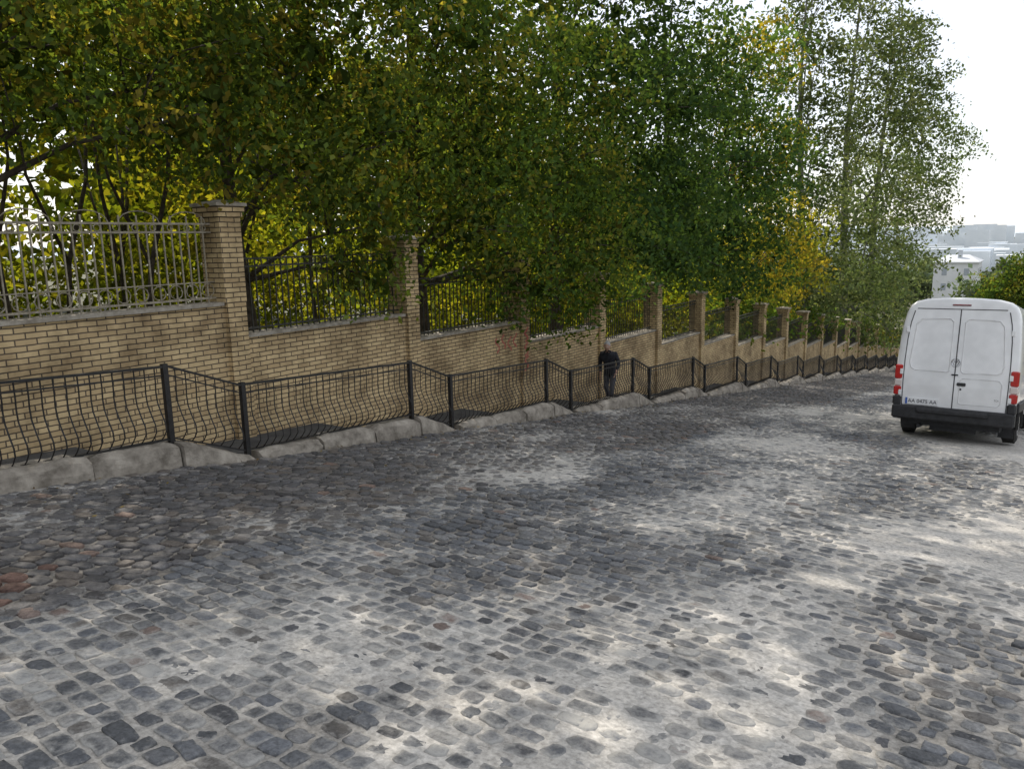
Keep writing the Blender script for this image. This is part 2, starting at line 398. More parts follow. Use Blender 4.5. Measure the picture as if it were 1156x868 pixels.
# ------------------------------------------------------------------ brick wall with pillars and grilles
PP=4.08; PD=.53; PY0=7.5
wall=empty('brick_park_wall')
def wtop(k): return .93-PD*(k+1)
mbw=MB(); mbp=MB(); mbc=MB(); mg0=MB(); mg=MB()
XF=-10.2; HW=.17
for k in range(-5,20):
    yk=PY0+PP*k; pz=2.42-PD*k; wt_up=wtop(k-1)
    gz=S(yk)-1.1
    mbp.box(-10.56,XF+.085,yk-.165,yk+.165,gz,wt_up+.03)
    mbp.box(-10.62,XF+.075,yk-HW-.02,yk+HW+.02,wt_up+.033,pz-.17)
    mbp.box(-10.645,XF+.10,yk-HW-.045,yk+HW+.045,pz-.168,pz-.09)
    mbp.box(-10.67,XF+.125,yk-HW-.07,yk+HW+.07,pz-.088,pz-.012)
    e_=HW+.10
    mbc.add([(-10.70,yk-e_,pz-.01),(XF+.155,yk-e_,pz-.01),(XF+.155,yk+e_,pz-.01),(-10.70,yk+e_,pz-.01),
             (-10.70,yk-e_,pz+.035),(XF+.155,yk-e_,pz+.035),(XF+.155,yk+e_,pz+.035),(-10.70,yk+e_,pz+.035),(-10.375,yk,pz+.10)],
            [(0,3,2,1),(0,1,5,4),(1,2,6,5),(2,3,7,6),(3,0,4,7),(4,5,8),(5,6,8),(6,7,8),(7,4,8)])
    t=wtop(k); ya,yb=yk+.165,yk+PP-.165
    gz2=S(yb)-1.1
    mbw.box(-10.5,XF,ya-.02,yb+.02,gz2,t)
    ya,yb=yk+HW+.022,yk+PP-HW-.022
    mbc.box(-10.54,XF+.045,ya,yb,t+.002,t+.055)
    G=mg0 if k<=-1 else mg
    gx_=-10.36; r=.009 if k<10 else .014
    top=t+1.22; b=t+.12
    for hh in (b,top-.12,top): G.box(gx_-.018,gx_+.018,ya,yb,hh-.014,hh+.014)
    nb=int((yb-ya)/.125)
    for i in range(1,nb):
        y=ya+(yb-ya)*i/nb
        ext=.11 if (i%2==0 and k<0) else .0
        G.box(gx_-r,gx_+r,y-r,y+r,t+.055,top+ext)
    if k<6:
        nr=int((yb-ya)/.25)
        for i in range(nr):
            yc=ya+(yb-ya)*(i+.5)/nr
            a=np.linspace(0,2*math.pi,11)
            if k<0: G.tube([(gx_+.02,yc+.1*math.cos(q_),b+.12+.10*math.sin(q_)) for q_ in a],.008,4)
            G.tube([(gx_+.02,yc+.045*math.cos(q_),top-.06+.045*math.sin(q_)) for q_ in a],.007,4)
    if k<0:
        for hh in (b+.24,): G.box(gx_-.012,gx_+.012,ya,yb,hh-.008,hh+.008)
        for i in range(5):
            yc=ya+(yb-ya)*(i+.5)/5
            a=np.linspace(0,math.pi,9)
            G.tube([(gx_,yc+.3*math.cos(q_),top+.01+.16*math.sin(q_)) for q_ in a],.008,4)
mbw.build('wall_panels',[M_brick],wall); mbp.build('pillars',[M_brick],wall); mbc.build('coping',[M_cop],wall)
mg0.build('ornamental_grille',[M_ironb],wall); mg.build('iron_grille',[M_irond],wall)
mb=MB()
def stroke(pts,w=.035):
    for a,b in zip(pts[:-1],pts[1:]):
        dy,dz=b[1]-a[1],b[2]-a[2]; l=math.hypot(dy,dz); ny_,nz_=-dz/l*w/2,dy/l*w/2
        mb.add([(a[0],a[1]-ny_,a[2]-nz_),(b[0],b[1]-ny_,b[2]-nz_),(b[0],b[1]+ny_,b[2]+nz_),(a[0],a[1]+ny_,a[2]+nz_)],[(0,1,2,3)])
for (y,z) in ((14.55,-.74),(14.8,-.68),(15.05,-.76),(15.28,-.70)):
    stroke([(XF+.004,y+.08*math.sin(q_*2.1+y*3),z+.34*q_/3) for q_ in np.linspace(0,3,7)],.045)
for z in (-1.3,-.95,-.6): stroke([(XF+.089,15.66+.09*math.sin(q_*3+z),z+.35*q_/3) for q_ in np.linspace(0,3,6)],.05)
mb.build('graffiti',[noisy('faded_red_paint',(.42,.07,.06),(.48,.2,.15),20,bump=0)],wall)

# ------------------------------------------------------------------ foliage
def crown(lobes,L,dens,k,pal,spread=.3,gap=.0,core=20,dark=.5,seed=0,coreL=.38,droop=.5,wid=.29):
    r=np.random.default_rng(seed)
    P=[];Cc=[];LL=[]
    pal=np.array(pal)
    for lb in lobes:
        x,y,z,R=lb[:4]; rz=lb[4] if len(lb)>4 else .85
        nc=int(4*math.pi*R*R*dens)
        d=r.standard_normal((nc,3)); d/=np.linalg.norm(d,axis=1)[:,None]
        bump=1+.22*np.sin(d[:,0]*4+x*3)*np.sin(d[:,1]*5+y)+.18*np.sin(d[:,2]*6+z*2+d[:,0]*3)
        rad=R*(.5+.55*r.random(nc)**.5)*bump
        c=np.array([x,y,z])+d*rad[:,None]*np.array([1,1,rz])
        g=np.sin(c[:,0]*2.3+c[:,2]*1.1+seed)*np.sin(c[:,1]*2.1-c[:,2]*1.3)*np.sin(c[:,2]*2.6+c[:,1]*.7)
        c=c[g>-1+gap*1.6] if gap>0 else c
        nc=len(c)
        lobe_tone=.72+.56*r.random()
        cc=pal[r.choice(len(pal),nc)]*(.65+.7*r.random(nc))[:,None]*lobe_tone
        o=r.standard_normal((nc,k,3))*np.array([spread,spread,spread*.55])
        o[:,:,2]-=droop*(o[:,:,0]**2+o[:,:,1]**2)/spread*.35
        P.append((c[:,None]+o).reshape(-1,3)); Cc.append(np.repeat(cc,k,0)); LL.append(np.full(nc*k,L)*(.65+.6*r.random(nc*k)))
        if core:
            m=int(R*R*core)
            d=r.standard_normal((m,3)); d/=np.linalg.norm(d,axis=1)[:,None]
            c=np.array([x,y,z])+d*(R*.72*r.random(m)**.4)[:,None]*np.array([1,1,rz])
            P.append(c); Cc.append(pal[r.choice(len(pal),m)]*dark); LL.append(np.full(m,coreL)*(.6+.6*r.random(m)))  # big inner leaves that block light, colour darkened as shade inside the crown
    P=np.concatenate(P); C=np.concatenate(Cc); LL=np.concatenate(LL); n=len(P)
    C=C*(.8+.4*r.random(n))[:,None]
    a=r.standard_normal((n,3)); a[:,2]-=.5; a/=np.linalg.norm(a,axis=1)[:,None]
    nn=r.standard_normal((n,3)); nn[:,2]+=1.0
    s=np.cross(a,nn); s/=np.linalg.norm(s,axis=1)[:,None]+1e-6
    up=np.cross(s,a)
    h=LL[:,None]
    V=np.stack([P-a*h*.5,P-a*h*.05+s*h*wid+up*h*.06,P+a*h*.5,P-a*h*.05-s*h*wid+up*h*.06],1)
    F=np.arange(n*4).reshape(n,4)
    return V.reshape(-1,3),F,np.repeat(C,4,0)
def tree(name,base,lobes,L,dens,k,pal,mat,trunk_r,bark=M_bark,seed=0,nsub=4,lean=(0,0),shade_fill=(),**kw):
    e=empty(name)
    V,F,C=crown(lobes,L,dens,k,pal,seed=seed,**kw)
    if shade_fill:  # extra crown lobes above the view, added to shade and dapple the road
        V2,F2,C2=crown(shade_fill,.28,1.0,12,pal,seed=seed+50,spread=.42,core=11,coreL=.5,gap=.22)
        F=np.concatenate([F,F2+len(V)]); V=np.concatenate([V,V2]); C=np.concatenate([C,C2])
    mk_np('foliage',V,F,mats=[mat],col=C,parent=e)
    r=random.Random(seed); mb=MB()
    al=list(lobes)+list(shade_fill)
    bx,by,bz=base; zt=max(l[2] for l in al)
    def tp(f): return np.array([bx+lean[0]*f+.25*math.sin(f*5+seed),by+lean[1]*f+.2*math.sin(f*4+seed*2),bz-.2+(zt-bz)*f])
    fs=np.linspace(0,1,9)
    mb.tube([tp(f) for f in fs],[trunk_r*(1.25 if f==0 else 1)*(1-.85*f) for f in fs],9)
    for l in al:
        f=max(.12,min(.85,(l[2]-bz)/(zt-bz)*.65)); a=tp(f); c=np.array(l[:3],float)
        m=(a+c)/2+np.array([0,0,.25*l[3]]); rr=trunk_r*(1-.8*f)*.42
        mb.tube([a,(a*.6+m*.4),m,c],[rr,rr*.8,rr*.55,rr*.25],6)
        for i in range(nsub):
            d=np.array([r.gauss(0,1),r.gauss(0,1),r.gauss(.2,.8)]); d/=np.linalg.norm(d); e2=c+d*l[3]*.95
            s=m*(.5)+c*.5
            mb.tube([s,(s+e2)/2+np.array([0,0,.12*l[3]]),e2],[rr*.4,rr*.25,.006],4)
    mb.build('trunk',[bark],e,smooth=True)
    return e
G1=[(.08,.12,.03),(.10,.14,.035),(.065,.105,.028),(.13,.15,.035),(.085,.13,.038),(.21,.18,.04)]
G2=[(.065,.11,.032),(.08,.13,.037),(.055,.095,.028),(.11,.145,.04),(.17,.165,.04)]
G3=[(.035,.07,.03),(.045,.082,.035),(.055,.095,.04),(.075,.115,.04)]
G4=[(.15,.16,.03),(.21,.185,.035),(.11,.13,.03),(.24,.19,.035)]
GP=[(.105,.14,.06),(.13,.165,.08),(.085,.115,.048),(.17,.19,.095)]
GL=[(.14,.17,.025),(.18,.20,.03),(.11,.14,.02),(.22,.21,.035)]
def gz(x,y): return float(S(y))+1.15
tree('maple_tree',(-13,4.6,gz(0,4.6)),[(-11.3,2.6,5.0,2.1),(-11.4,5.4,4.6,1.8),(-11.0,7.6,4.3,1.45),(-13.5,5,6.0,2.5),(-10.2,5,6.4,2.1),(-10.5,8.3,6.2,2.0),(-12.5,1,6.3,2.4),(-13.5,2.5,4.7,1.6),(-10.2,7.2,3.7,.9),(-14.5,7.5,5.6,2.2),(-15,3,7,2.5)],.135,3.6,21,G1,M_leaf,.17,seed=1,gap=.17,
  shade_fill=[(-12,0,9,2.3),(-11,4,9.5,2.4),(-12,8,10.5,2.3),(-12,3.5,13.5,2.1),(-9.6,7.6,9.6,1.7),(-10.6,11.2,12.2,1.6)])
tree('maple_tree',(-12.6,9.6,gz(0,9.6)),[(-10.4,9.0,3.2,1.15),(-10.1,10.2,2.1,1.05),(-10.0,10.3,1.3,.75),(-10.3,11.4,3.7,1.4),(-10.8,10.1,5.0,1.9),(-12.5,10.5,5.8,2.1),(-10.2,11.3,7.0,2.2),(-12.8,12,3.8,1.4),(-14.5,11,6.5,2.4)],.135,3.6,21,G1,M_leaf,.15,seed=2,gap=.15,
  shade_fill=[(-12,10.5,9.5,2.2),(-11,13.5,12,2.3)])
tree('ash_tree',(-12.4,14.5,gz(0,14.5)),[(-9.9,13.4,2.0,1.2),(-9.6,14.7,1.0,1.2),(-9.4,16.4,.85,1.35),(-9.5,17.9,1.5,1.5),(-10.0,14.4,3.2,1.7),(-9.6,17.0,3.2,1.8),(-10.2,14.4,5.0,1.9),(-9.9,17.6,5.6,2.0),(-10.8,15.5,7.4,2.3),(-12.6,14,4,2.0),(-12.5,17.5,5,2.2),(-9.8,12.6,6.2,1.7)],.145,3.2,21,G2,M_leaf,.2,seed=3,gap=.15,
  shade_fill=[(-11.5,14,10,2.4),(-11,18,10,2.2),(-11.5,16,13.5,2.2)])
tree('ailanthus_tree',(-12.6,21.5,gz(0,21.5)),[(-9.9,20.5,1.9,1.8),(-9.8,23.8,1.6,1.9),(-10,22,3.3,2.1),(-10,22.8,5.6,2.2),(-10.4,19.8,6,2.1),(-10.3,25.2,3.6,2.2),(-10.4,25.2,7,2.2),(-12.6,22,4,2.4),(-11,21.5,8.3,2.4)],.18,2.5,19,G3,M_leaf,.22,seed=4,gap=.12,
  shade_fill=[(-11.2,22,11,2.4),(-11.5,25,12.5,2.2)])
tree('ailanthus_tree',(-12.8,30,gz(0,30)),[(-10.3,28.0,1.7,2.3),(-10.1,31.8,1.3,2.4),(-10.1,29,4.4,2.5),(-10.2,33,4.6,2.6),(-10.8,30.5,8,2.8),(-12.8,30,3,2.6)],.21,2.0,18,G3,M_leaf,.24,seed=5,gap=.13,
  shade_fill=[(-11.5,28,12.0,2.5)])
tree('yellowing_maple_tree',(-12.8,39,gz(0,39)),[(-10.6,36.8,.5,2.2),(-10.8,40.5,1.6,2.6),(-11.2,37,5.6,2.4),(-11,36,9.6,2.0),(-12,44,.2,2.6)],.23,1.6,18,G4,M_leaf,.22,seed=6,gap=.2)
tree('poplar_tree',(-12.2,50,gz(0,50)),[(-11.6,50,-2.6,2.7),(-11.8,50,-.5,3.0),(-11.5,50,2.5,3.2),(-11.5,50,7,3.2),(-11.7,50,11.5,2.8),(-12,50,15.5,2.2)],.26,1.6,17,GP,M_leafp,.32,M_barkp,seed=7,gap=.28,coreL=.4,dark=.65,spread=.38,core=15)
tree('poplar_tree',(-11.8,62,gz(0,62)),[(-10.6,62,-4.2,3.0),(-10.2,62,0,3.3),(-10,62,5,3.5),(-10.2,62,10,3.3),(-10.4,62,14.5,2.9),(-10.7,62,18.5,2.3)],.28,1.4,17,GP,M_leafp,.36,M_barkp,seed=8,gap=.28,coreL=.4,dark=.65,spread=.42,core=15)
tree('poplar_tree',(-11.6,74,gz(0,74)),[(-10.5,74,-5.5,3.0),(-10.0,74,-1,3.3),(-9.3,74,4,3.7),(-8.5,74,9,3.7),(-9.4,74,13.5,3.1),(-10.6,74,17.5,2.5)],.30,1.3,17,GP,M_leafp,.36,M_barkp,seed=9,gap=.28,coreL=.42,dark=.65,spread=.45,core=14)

def mass(name,lobes,L,dens,k,pal,mat,seed,**kw):
    V,F,C=crown(lobes,L,dens,k,pal,seed=seed,**kw); return mk_np(name,V,F,mats=[mat],col=C)
rr=random.Random(5)
sh=[]
for y in np.arange(-1,46,2.2):
    for x in (-17,-20.5):
        yy=y+rr.uniform(-1,1); h=rr.uniform(1.3,2.3); sh.append((x+rr.uniform(-1,1),yy,gz(0,yy)+h*.9,h,.95))
mass('shrubs',sh,.2,1.6,15,GL,M_leafl,11,gap=.2,spread=.35,coreL=.4)
sh=[]
for y in np.arange(34,90,2.6): sh.append((-11.9+rr.uniform(-.4,.4),y,gz(0,y)+rr.uniform(.8,2),rr.uniform(1.3,1.9)))
mass('hedge',sh,.25,1.5,14,G2,M_leaf,12,gap=.1)
tl=[]
for y in np.arange(-8,100,4.2):
    for x,zz,R in ((-25,3.8,3.2),(-28.5,7.0,3.9),(-31,11.5,4.2)): 
        yy=y+rr.uniform(-2,2); tl.append((x+rr.uniform(-1.5,1.5),yy,gz(0,yy)+zz+rr.uniform(-.6,.6),R*rr.uniform(.9,1.1)))
for y in (-14,-10,-6,-2): tl.append((-27,y,gz(0,y)+4,4)); tl.append((-29,y,gz(0,y)+9,4))
mass('tree_line',tl,.42,.5,13,GL+G1[:2],M_leafl,13,gap=.05,spread=.6,coreL=.95,core=15,dark=.8)
dt=[]
for i in range(34):
    y=rr.uniform(150,330); x=rr.uniform(-70,60)-.05*y
    if -19<x<-8 and y<175: continue
    dt.append((x,y,float(S(y))+rr.uniform(3,5.5),rr.uniform(4.5,6.5)))
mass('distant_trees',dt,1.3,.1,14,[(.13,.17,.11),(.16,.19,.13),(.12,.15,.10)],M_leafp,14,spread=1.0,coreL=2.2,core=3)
mb=MB()
for (x,y,lx,ly) in ((-14.5,6.2,.6,-.9),(-15.5,7.6,-.5,1.2),(-14,8.3,.3,.9),(-16.5,9.4,.4,-.6),(-15,4.6,.8,.7),(-16,11.8,.2,1),(-14.5,13,-.6,.4),(-18,10,.5,.5),(-15.5,17,.6,.2)):
    z=gz(0,y)-.2; mb.tube([(x,y,z),(x+lx*.3,y+ly*.2,z+1.6),(x+lx*.6,y+ly*.7,z+3.2),(x+lx,y+ly,z+5.5)],[.06,.05,.04,.025],7)
    mb.tube([(x+lx*.3,y+ly*.2,z+1.6),(x-lx*.3,y-ly*.4,z+3.2),(x-lx,y-ly*.6,z+5)],[.04,.03,.02],6)
mb.build('saplings',[M_bark],smooth=True)
tree('deciduous_tree',(2,112,float(S(112))-.3),[(-2.3,112,-5.4,3.6),(1,112,-3.6,4.0),(5,112,-4.2,4.5),(1.5,113,-9,4.2),(-2.5,112,-9.5,3.5)],.4,1.1,18,G2,M_leaf,.3,seed=20,spread=.6,coreL=.6)
tree('deciduous_tree',(13,108,float(S(108))-.3),[(11,108,-6,4.5),(15,109,-4,4.5),(8,110,-8,3.5)],.4,1.1,18,G2,M_leaf,.3,seed=21,spread=.6,coreL=.6)

n=420
x=RNG.uniform(-10.1,-5,n); y=RNG.uniform(1,40,n)
u=RNG.random(n); x=np.where(u<.75,RNG.normal(-7.65,.25,n),x); x=np.clip(x,-7.75,4)
P=np.stack([x,y,S(y)+H(x,y)+.010],-1); a=RNG.standard_normal((n,3))*[1,1,.25]; a/=np.linalg.norm(a,axis=1)[:,None]
s=np.cross(a,RNG.standard_normal((n,3))*.25+[0,0,1]); s/=np.linalg.norm(s,axis=1)[:,None]; h=RNG.uniform(.015,.03,n)[:,None]
V=np.stack([P-a*h,P+s*h*.5,P+a*h,P-s*h*.5],1).reshape(-1,3)
pc=np.array([(.20,.15,.06),(.15,.10,.05),(.24,.19,.09),(.12,.09,.05)])[RNG.integers(0,4,n)]
mk_np('fallen_leaves',V,np.arange(n*4).reshape(n,4),mats=[M_litter],col=np.repeat(pc,4,0))

# ------------------------------------------------------------------ distant town
M_wb=noisy('white_render',(.66,.66,.66),(.76,.76,.76),.4,bump=0)
M_roof=noisy('grey_roof',(.50,.52,.55),(.60,.62,.65),.5,bump=0)
M_win=plain('window_glass',(.40,.43,.47),.2)
def house(name,x0,x1,y0,y1,zt,storeys,seed=0,roofh=1.6):
    e=empty(name); zb=float(S(y0))-1
    mb=MB(); mb.box(x0,x1,y0,y1,zb,zt); mb.box(x0-.2,x1+.2,y0-.2,y1+.2,zt+.003,zt+.3); mb.build('walls',[M_wb],e)
    mb=MB(); xm=(x0+x1)/2; mb.add([(x0-.3,y0-.3,zt+.303),(x1+.3,y0-.3,zt+.303),(x1+.3,y1+.3,zt+.303),(x0-.3,y1+.3,zt+.303),(x0+2,(y0+y1)/2,zt+roofh),(x1-2,(y0+y1)/2,zt+roofh)],[(0,1,5,4),(1,2,5),(2,3,4,5),(3,0,4),(0,3,2,1)]); 
    mb.box(xm,xm+.8,y0+3,y0+3.8,zt+.4,zt+roofh+1.0); mb.build('roof',[M_roof],e)
    mb=MB(); n=max(2,int((x1-x0)/2.8))
    for s in range(storeys):
        z=zt-1-3.*s
        for i in range(n):
            xc=x0+(x1-x0)*(i+.5)/n
            mb.box(xc-.45,xc+.45,y0-.03,y0+.1,z-1.4,z)
        for i in range(4):
            yc=y0+(y1-y0)*(i+.5)/4
            for xx in (x0,x1): mb.box(xx-.03,xx+.03,yc-.5,yc+.5,z-1.5,z)
    mb.build('windows',[M_win],e)
house('white_apartment_building',-17,-9.2,180,192,-4.4,4)
M_far=noisy('haze_tinted_buildings',(.66,.71,.76),(.80,.83,.86),.02,bump=0,rough=1,spec=0)  # aerial haze painted into the pale base colour of the far blocks
M_far2=noisy('haze_tinted_hills',(.62,.69,.76),(.70,.76,.81),.002,bump=0,rough=1,spec=0)  # ridge coloured pale and bluish in place of distance haze
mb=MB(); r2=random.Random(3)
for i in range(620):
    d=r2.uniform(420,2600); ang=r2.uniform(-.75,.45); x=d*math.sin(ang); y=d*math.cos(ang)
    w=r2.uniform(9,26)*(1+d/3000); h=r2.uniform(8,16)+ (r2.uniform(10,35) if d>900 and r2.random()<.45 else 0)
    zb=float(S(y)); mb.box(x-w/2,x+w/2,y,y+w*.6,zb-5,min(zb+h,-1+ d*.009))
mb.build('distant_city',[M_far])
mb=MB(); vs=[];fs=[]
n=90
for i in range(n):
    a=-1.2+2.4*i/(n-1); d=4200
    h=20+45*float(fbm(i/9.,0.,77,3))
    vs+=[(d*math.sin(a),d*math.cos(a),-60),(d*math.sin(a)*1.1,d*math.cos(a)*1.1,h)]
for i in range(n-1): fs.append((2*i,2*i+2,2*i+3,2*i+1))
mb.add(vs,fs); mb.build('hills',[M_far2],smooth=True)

# ------------------------------------------------------------------ van
M_white=plain('white_paint',(.78,.78,.78),.28,spec=.5,coat=.6)
M_blk=noisy('black_plastic',(.02,.02,.021),(.04,.04,.042),12,rough=.55,bump=.1)
M_rub=noisy('tyre_rubber',(.018,.018,.018),(.04,.038,.035),9,rough=.85,bump=.3)
M_red=plain('red_lens',(.45,.012,.01),.15,coat=.8)
M_amb=plain('clear_lens',(.62,.55,.52),.15,coat=.8)
M_chr=plain('chrome',(.6,.6,.62),.18,metal=1)
M_gls=plain('dark_glass',(.02,.024,.028),.06,coat=1)
M_seam=plain('door_gap',(.07,.07,.075),.7)
M_pl=plain('plate_white',(.75,.75,.75),.4)
M_plb=plain('plate_text',(.02,.02,.03),.5)
M_blue=plain('plate_blue',(.03,.10,.4),.4)
van=empty('delivery_van')
prof=[(.90,.40),(.985,.46),(1.03,.75),(1.05,1.1),(1.05,1.5),(1.03,1.9),(.995,2.2),(.955,2.4),(.90,2.52),(.81,2.60),(.62,2.65),(.3,2.672),(0,2.68)]
half=prof; ring=[(-w,z) for w,z in half]+[(w,z) for w,z in half[-2::-1]]
def lean(z): return .13*max(0,(z-.7)/1.9)**2
def smoothing(z,f): return .40+(z-.40)*f
sta=[(0,.955,.980),(.012,.972,.987),(.04,.988,.994),(.10,1,1),(.6,1,1),(1.5,1,1),(2.5,1,1),(3.5,1,1),(4.1,1,.995),(4.45,.985,.965),(4.8,.965,.74),(5.15,.95,.53),(5.5,.93,.46),(5.8,.88,.40),(5.92,.78,.33)]
mb=MB(); n=len(ring); vs=[]
for (y,ws,zf) in sta:
    for (w,z) in ring:
        fade=max(0,1-y/.6)
        vs.append((w*ws,y+lean(z)*fade,smoothing(z,zf)))
fs=[];
for i in range(len(sta)-1):
    for k in range(n-1): fs.append((i*n+k,(i+1)*n+k,(i+1)*n+k+1,i*n+k+1))
    fs.append((i*n+n-1,(i+1)*n+n-1,(i+1)*n,i*n))
prev=list(range(n))
for sc in (.9,.6,.3):
    cur=[]
    for (w,z) in ring:
        ws,zf=sta[0][1],sta[0][2]; zz=1.45+(smoothing(z,zf)-1.45)*sc
        cur.append(len(vs)); vs.append((w*ws*sc,lean(zz)-.004,zz))
    for k in range(n): fs.append((prev[k],prev[(k+1)%n],cur[(k+1)%n],cur[k]))
    prev=cur
fs.append(tuple(prev)); L0=(len(sta)-1)*n; fs.append(tuple(L0+k for k in range(n-1,-1,-1)))
mb.add(vs,fs); body=mb.build('body',[M_white,M_gls],van,smooth=True)
for p in body.data.polygons:
    c=p.center
    if 4.5<c.y<5.15 and c.z>1.25 and abs(p.normal.x)<.75: p.material_index=1
mb=MB()
yo=-.006
def rline(pts,r,mat): mb.tube([(x,lean(z)+yo,z) for x,z in pts],r,4,mat)
zs=np.linspace(.62,2.46,12)
rline([(0,z) for z in zs],.010,0)
for s in (-1,1):
    rline([(s*w,z) for w,z in ((.885,.62),(.895,1.1),(.895,1.5),(.88,1.9),(.85,2.2),(.80,2.42))],.009,0)
rline([(x,2.46) for x in np.linspace(-.76,.76,7)],.008,0)
rline([(x,.62) for x in np.linspace(-.885,.885,7)],.008,0)
for s in (-1,1):
    P_=[(.10,1.32),(.10,2.22),(.16,2.28),(.66,2.26),(.74,2.16),(.80,1.45),(.77,1.34),(.70,1.30),(.14,1.29),(.10,1.32)]
    rline([(s*a,b) for a,b in P_],.013,1)
    P_=[(.10,.74),(.10,1.14),(.14,1.19),(.74,1.19),(.79,1.12),(.79,.78),(.74,.72),(.14,.72),(.10,.74)]
    if s>0: rline([(s*a,b) for a,b in P_],.010,1)
    for z in (.85,1.25,2.05):
        w=.93 if z<1.9 else .89
        mb.cbox(s*w-.03,s*w+.03,lean(z)-.035,lean(z)+.02,z-.05,z+.05,.008,1)
mb.build('door_seams',[M_seam,M_white],van,smooth=False)
mb=MB()
for s in (-1,1):
    for z0,z1,m in ((.80,.97,0),(.975,1.10,1),(1.105,1.38,0)):
        x0,x1=(.915,1.052); x0,x1=(x0,x1) if s>0 else (-x1,-x0)
        mb.cbox(x0,x1,-.028+lean(z1),.13,z0,z1,.018,m)
mb.cbox(-.16,.16,lean(2.56)-.03,lean(2.56)+.08,2.525,2.55,.008,2)
mb.build('tail_lights',[M_red,M_amb,plain('dark_red_lens',(.16,.01,.01),.2)],van)
mb=MB()
mb.cbox(-1.045,1.045,-.09,.16,.36,.62,.03)
mb.cbox(-.60,.62,-.14,.02,.50,.585,.02)
for s in (-1,1): mb.cbox(min(s*.90,s*1.05),max(s*.90,s*1.05),-.05,.18,.60,.79,.03)
mb.box(-.80,.80,.2,5.5,.25,.42)
for s in (-1,1):
    mb.box(s*.86-.13,s*.86+.13,.69,.71,.12,.5)
    mb.cbox(min(s*1.03,s*1.075),max(s*1.03,s*1.075),.3,5.3,.62,.80,.015)
mb.tube([(-.55,-.02,.24),(-.55,.5,.26)],.035,8); mb.box(-.4,.4,.3,.42,.16,.28)
for s in (-1,1): mb.cbox(min(s*1.08,s*1.26),max(s*1.08,s*1.26),4.55,4.68,1.35,1.72,.03); mb.box(min(s*.98,s*1.1),max(s*.98,s*1.1),4.58,4.64,1.42,1.48)
mb.cbox(-.92,.92,5.75,6.02,.36,.72,.05)
mb.build('bumper_and_trim',[M_blk],van)
mb=MB()
for s in (-1,1):
    x=s*1.055
    mb.add([(x*1.001,3.45,1.45),(x*1.001,4.35,1.42),(x*.97,4.15,2.12),(x*.975,3.45,2.15)],[(0,1,2,3)] if s>0 else [(3,2,1,0)])
    mb.box(s*.75-.12,s*.75+.12,5.74,5.80,.85,1.05)
mb.build('side_windows',[M_gls],van)
mb=MB()
for s in (-1,1):
    for yy in (1.05,4.75):
        for a,b,r1,r2,m in ((1.03,1.0,.28,.335,0),(1.0,.80,.345,.345,0),(.80,.76,.335,.25,0),(1.035,1.0,.19,.21,1)):
            mb.tube([(s*a,yy,.345),(s*b,yy,.345)],[r1,r2],20,m)
        aa=np.linspace(-.15,math.pi+.15,13)
        mb.tube([(s*1.035,yy+.42*math.cos(q_),.36+.42*math.sin(q_)) for q_ in aa],.035,6,0)
mb.build('wheels',[M_rub,M_chr],van,smooth=False)
mb=MB()
mb.cbox(-.82,-.24,-.030,.01,.64,.77,.006,0)
mb.box(-.817,-.782,-.033,-.0305,.645,.765,1)
mb.build('licence_plate',[M_pl,M_blue],van)
def text(s,size,loc,mat,name):
    c=bpy.data.curves.new(name,'FONT'); c.body=s; c.size=size; c.extrude=.001; c.align_x='CENTER'; c.align_y='CENTER'
    o=bpy.data.objects.new(name,c); COL.objects.link(o); c.materials.append(mat); o.parent=van; o.location=loc; o.rotation_euler=(math.pi/2,0,0)
    return o
text('AA 0475 AA',.098,(-.515,-.034,.705),M_plb,'plate_lettering')
text('TDI',.05,(.72,-.012,.83),M_chr,'rear_lettering')
mb=MB(); zc=1.47; a=np.linspace(0,2*math.pi,25)
yb=lean(zc)-.012
mb.tube([(.0+.075*math.cos(q_),yb,zc+.075*math.sin(q_)) for q_ in a],.008,5)
mb.tube([(-.04,yb,zc+.06),(-.012,yb,zc+.005),(0,yb,zc+.03),(.012,yb,zc+.005),(.04,yb,zc+.06)],.006,4)
mb.tube([(-.06,yb,zc+.03),(-.025,yb,zc-.055),(0,yb,zc-.005),(.025,yb,zc-.055),(.06,yb,zc+.03)],.006,4)
mb.build('badge',[M_chr],van)
mb=MB()
mb.cbox(.05,.20,-.035+lean(1.1),lean(1.1),1.05,1.11,.012); mb.ball((.12,lean(1.1)-.02,.99),.018)
mb.cbox(-.06,.06,-.03+lean(1.2),lean(1.2),1.235,1.26,.008)
mb.build('door_handle',[M_blk],van)
vy=16.35; vx=-1.07
van.rotation_mode='XYZ'
van.matrix_world=Matrix.Translation((vx,vy,float(S(vy))+.02))@Matrix.Rotation(-math.atan(SL),4,'X')@Matrix.Rotation(math.radians(-4),4,'Z')@Matrix.Diagonal((.975,1,1.02,1))

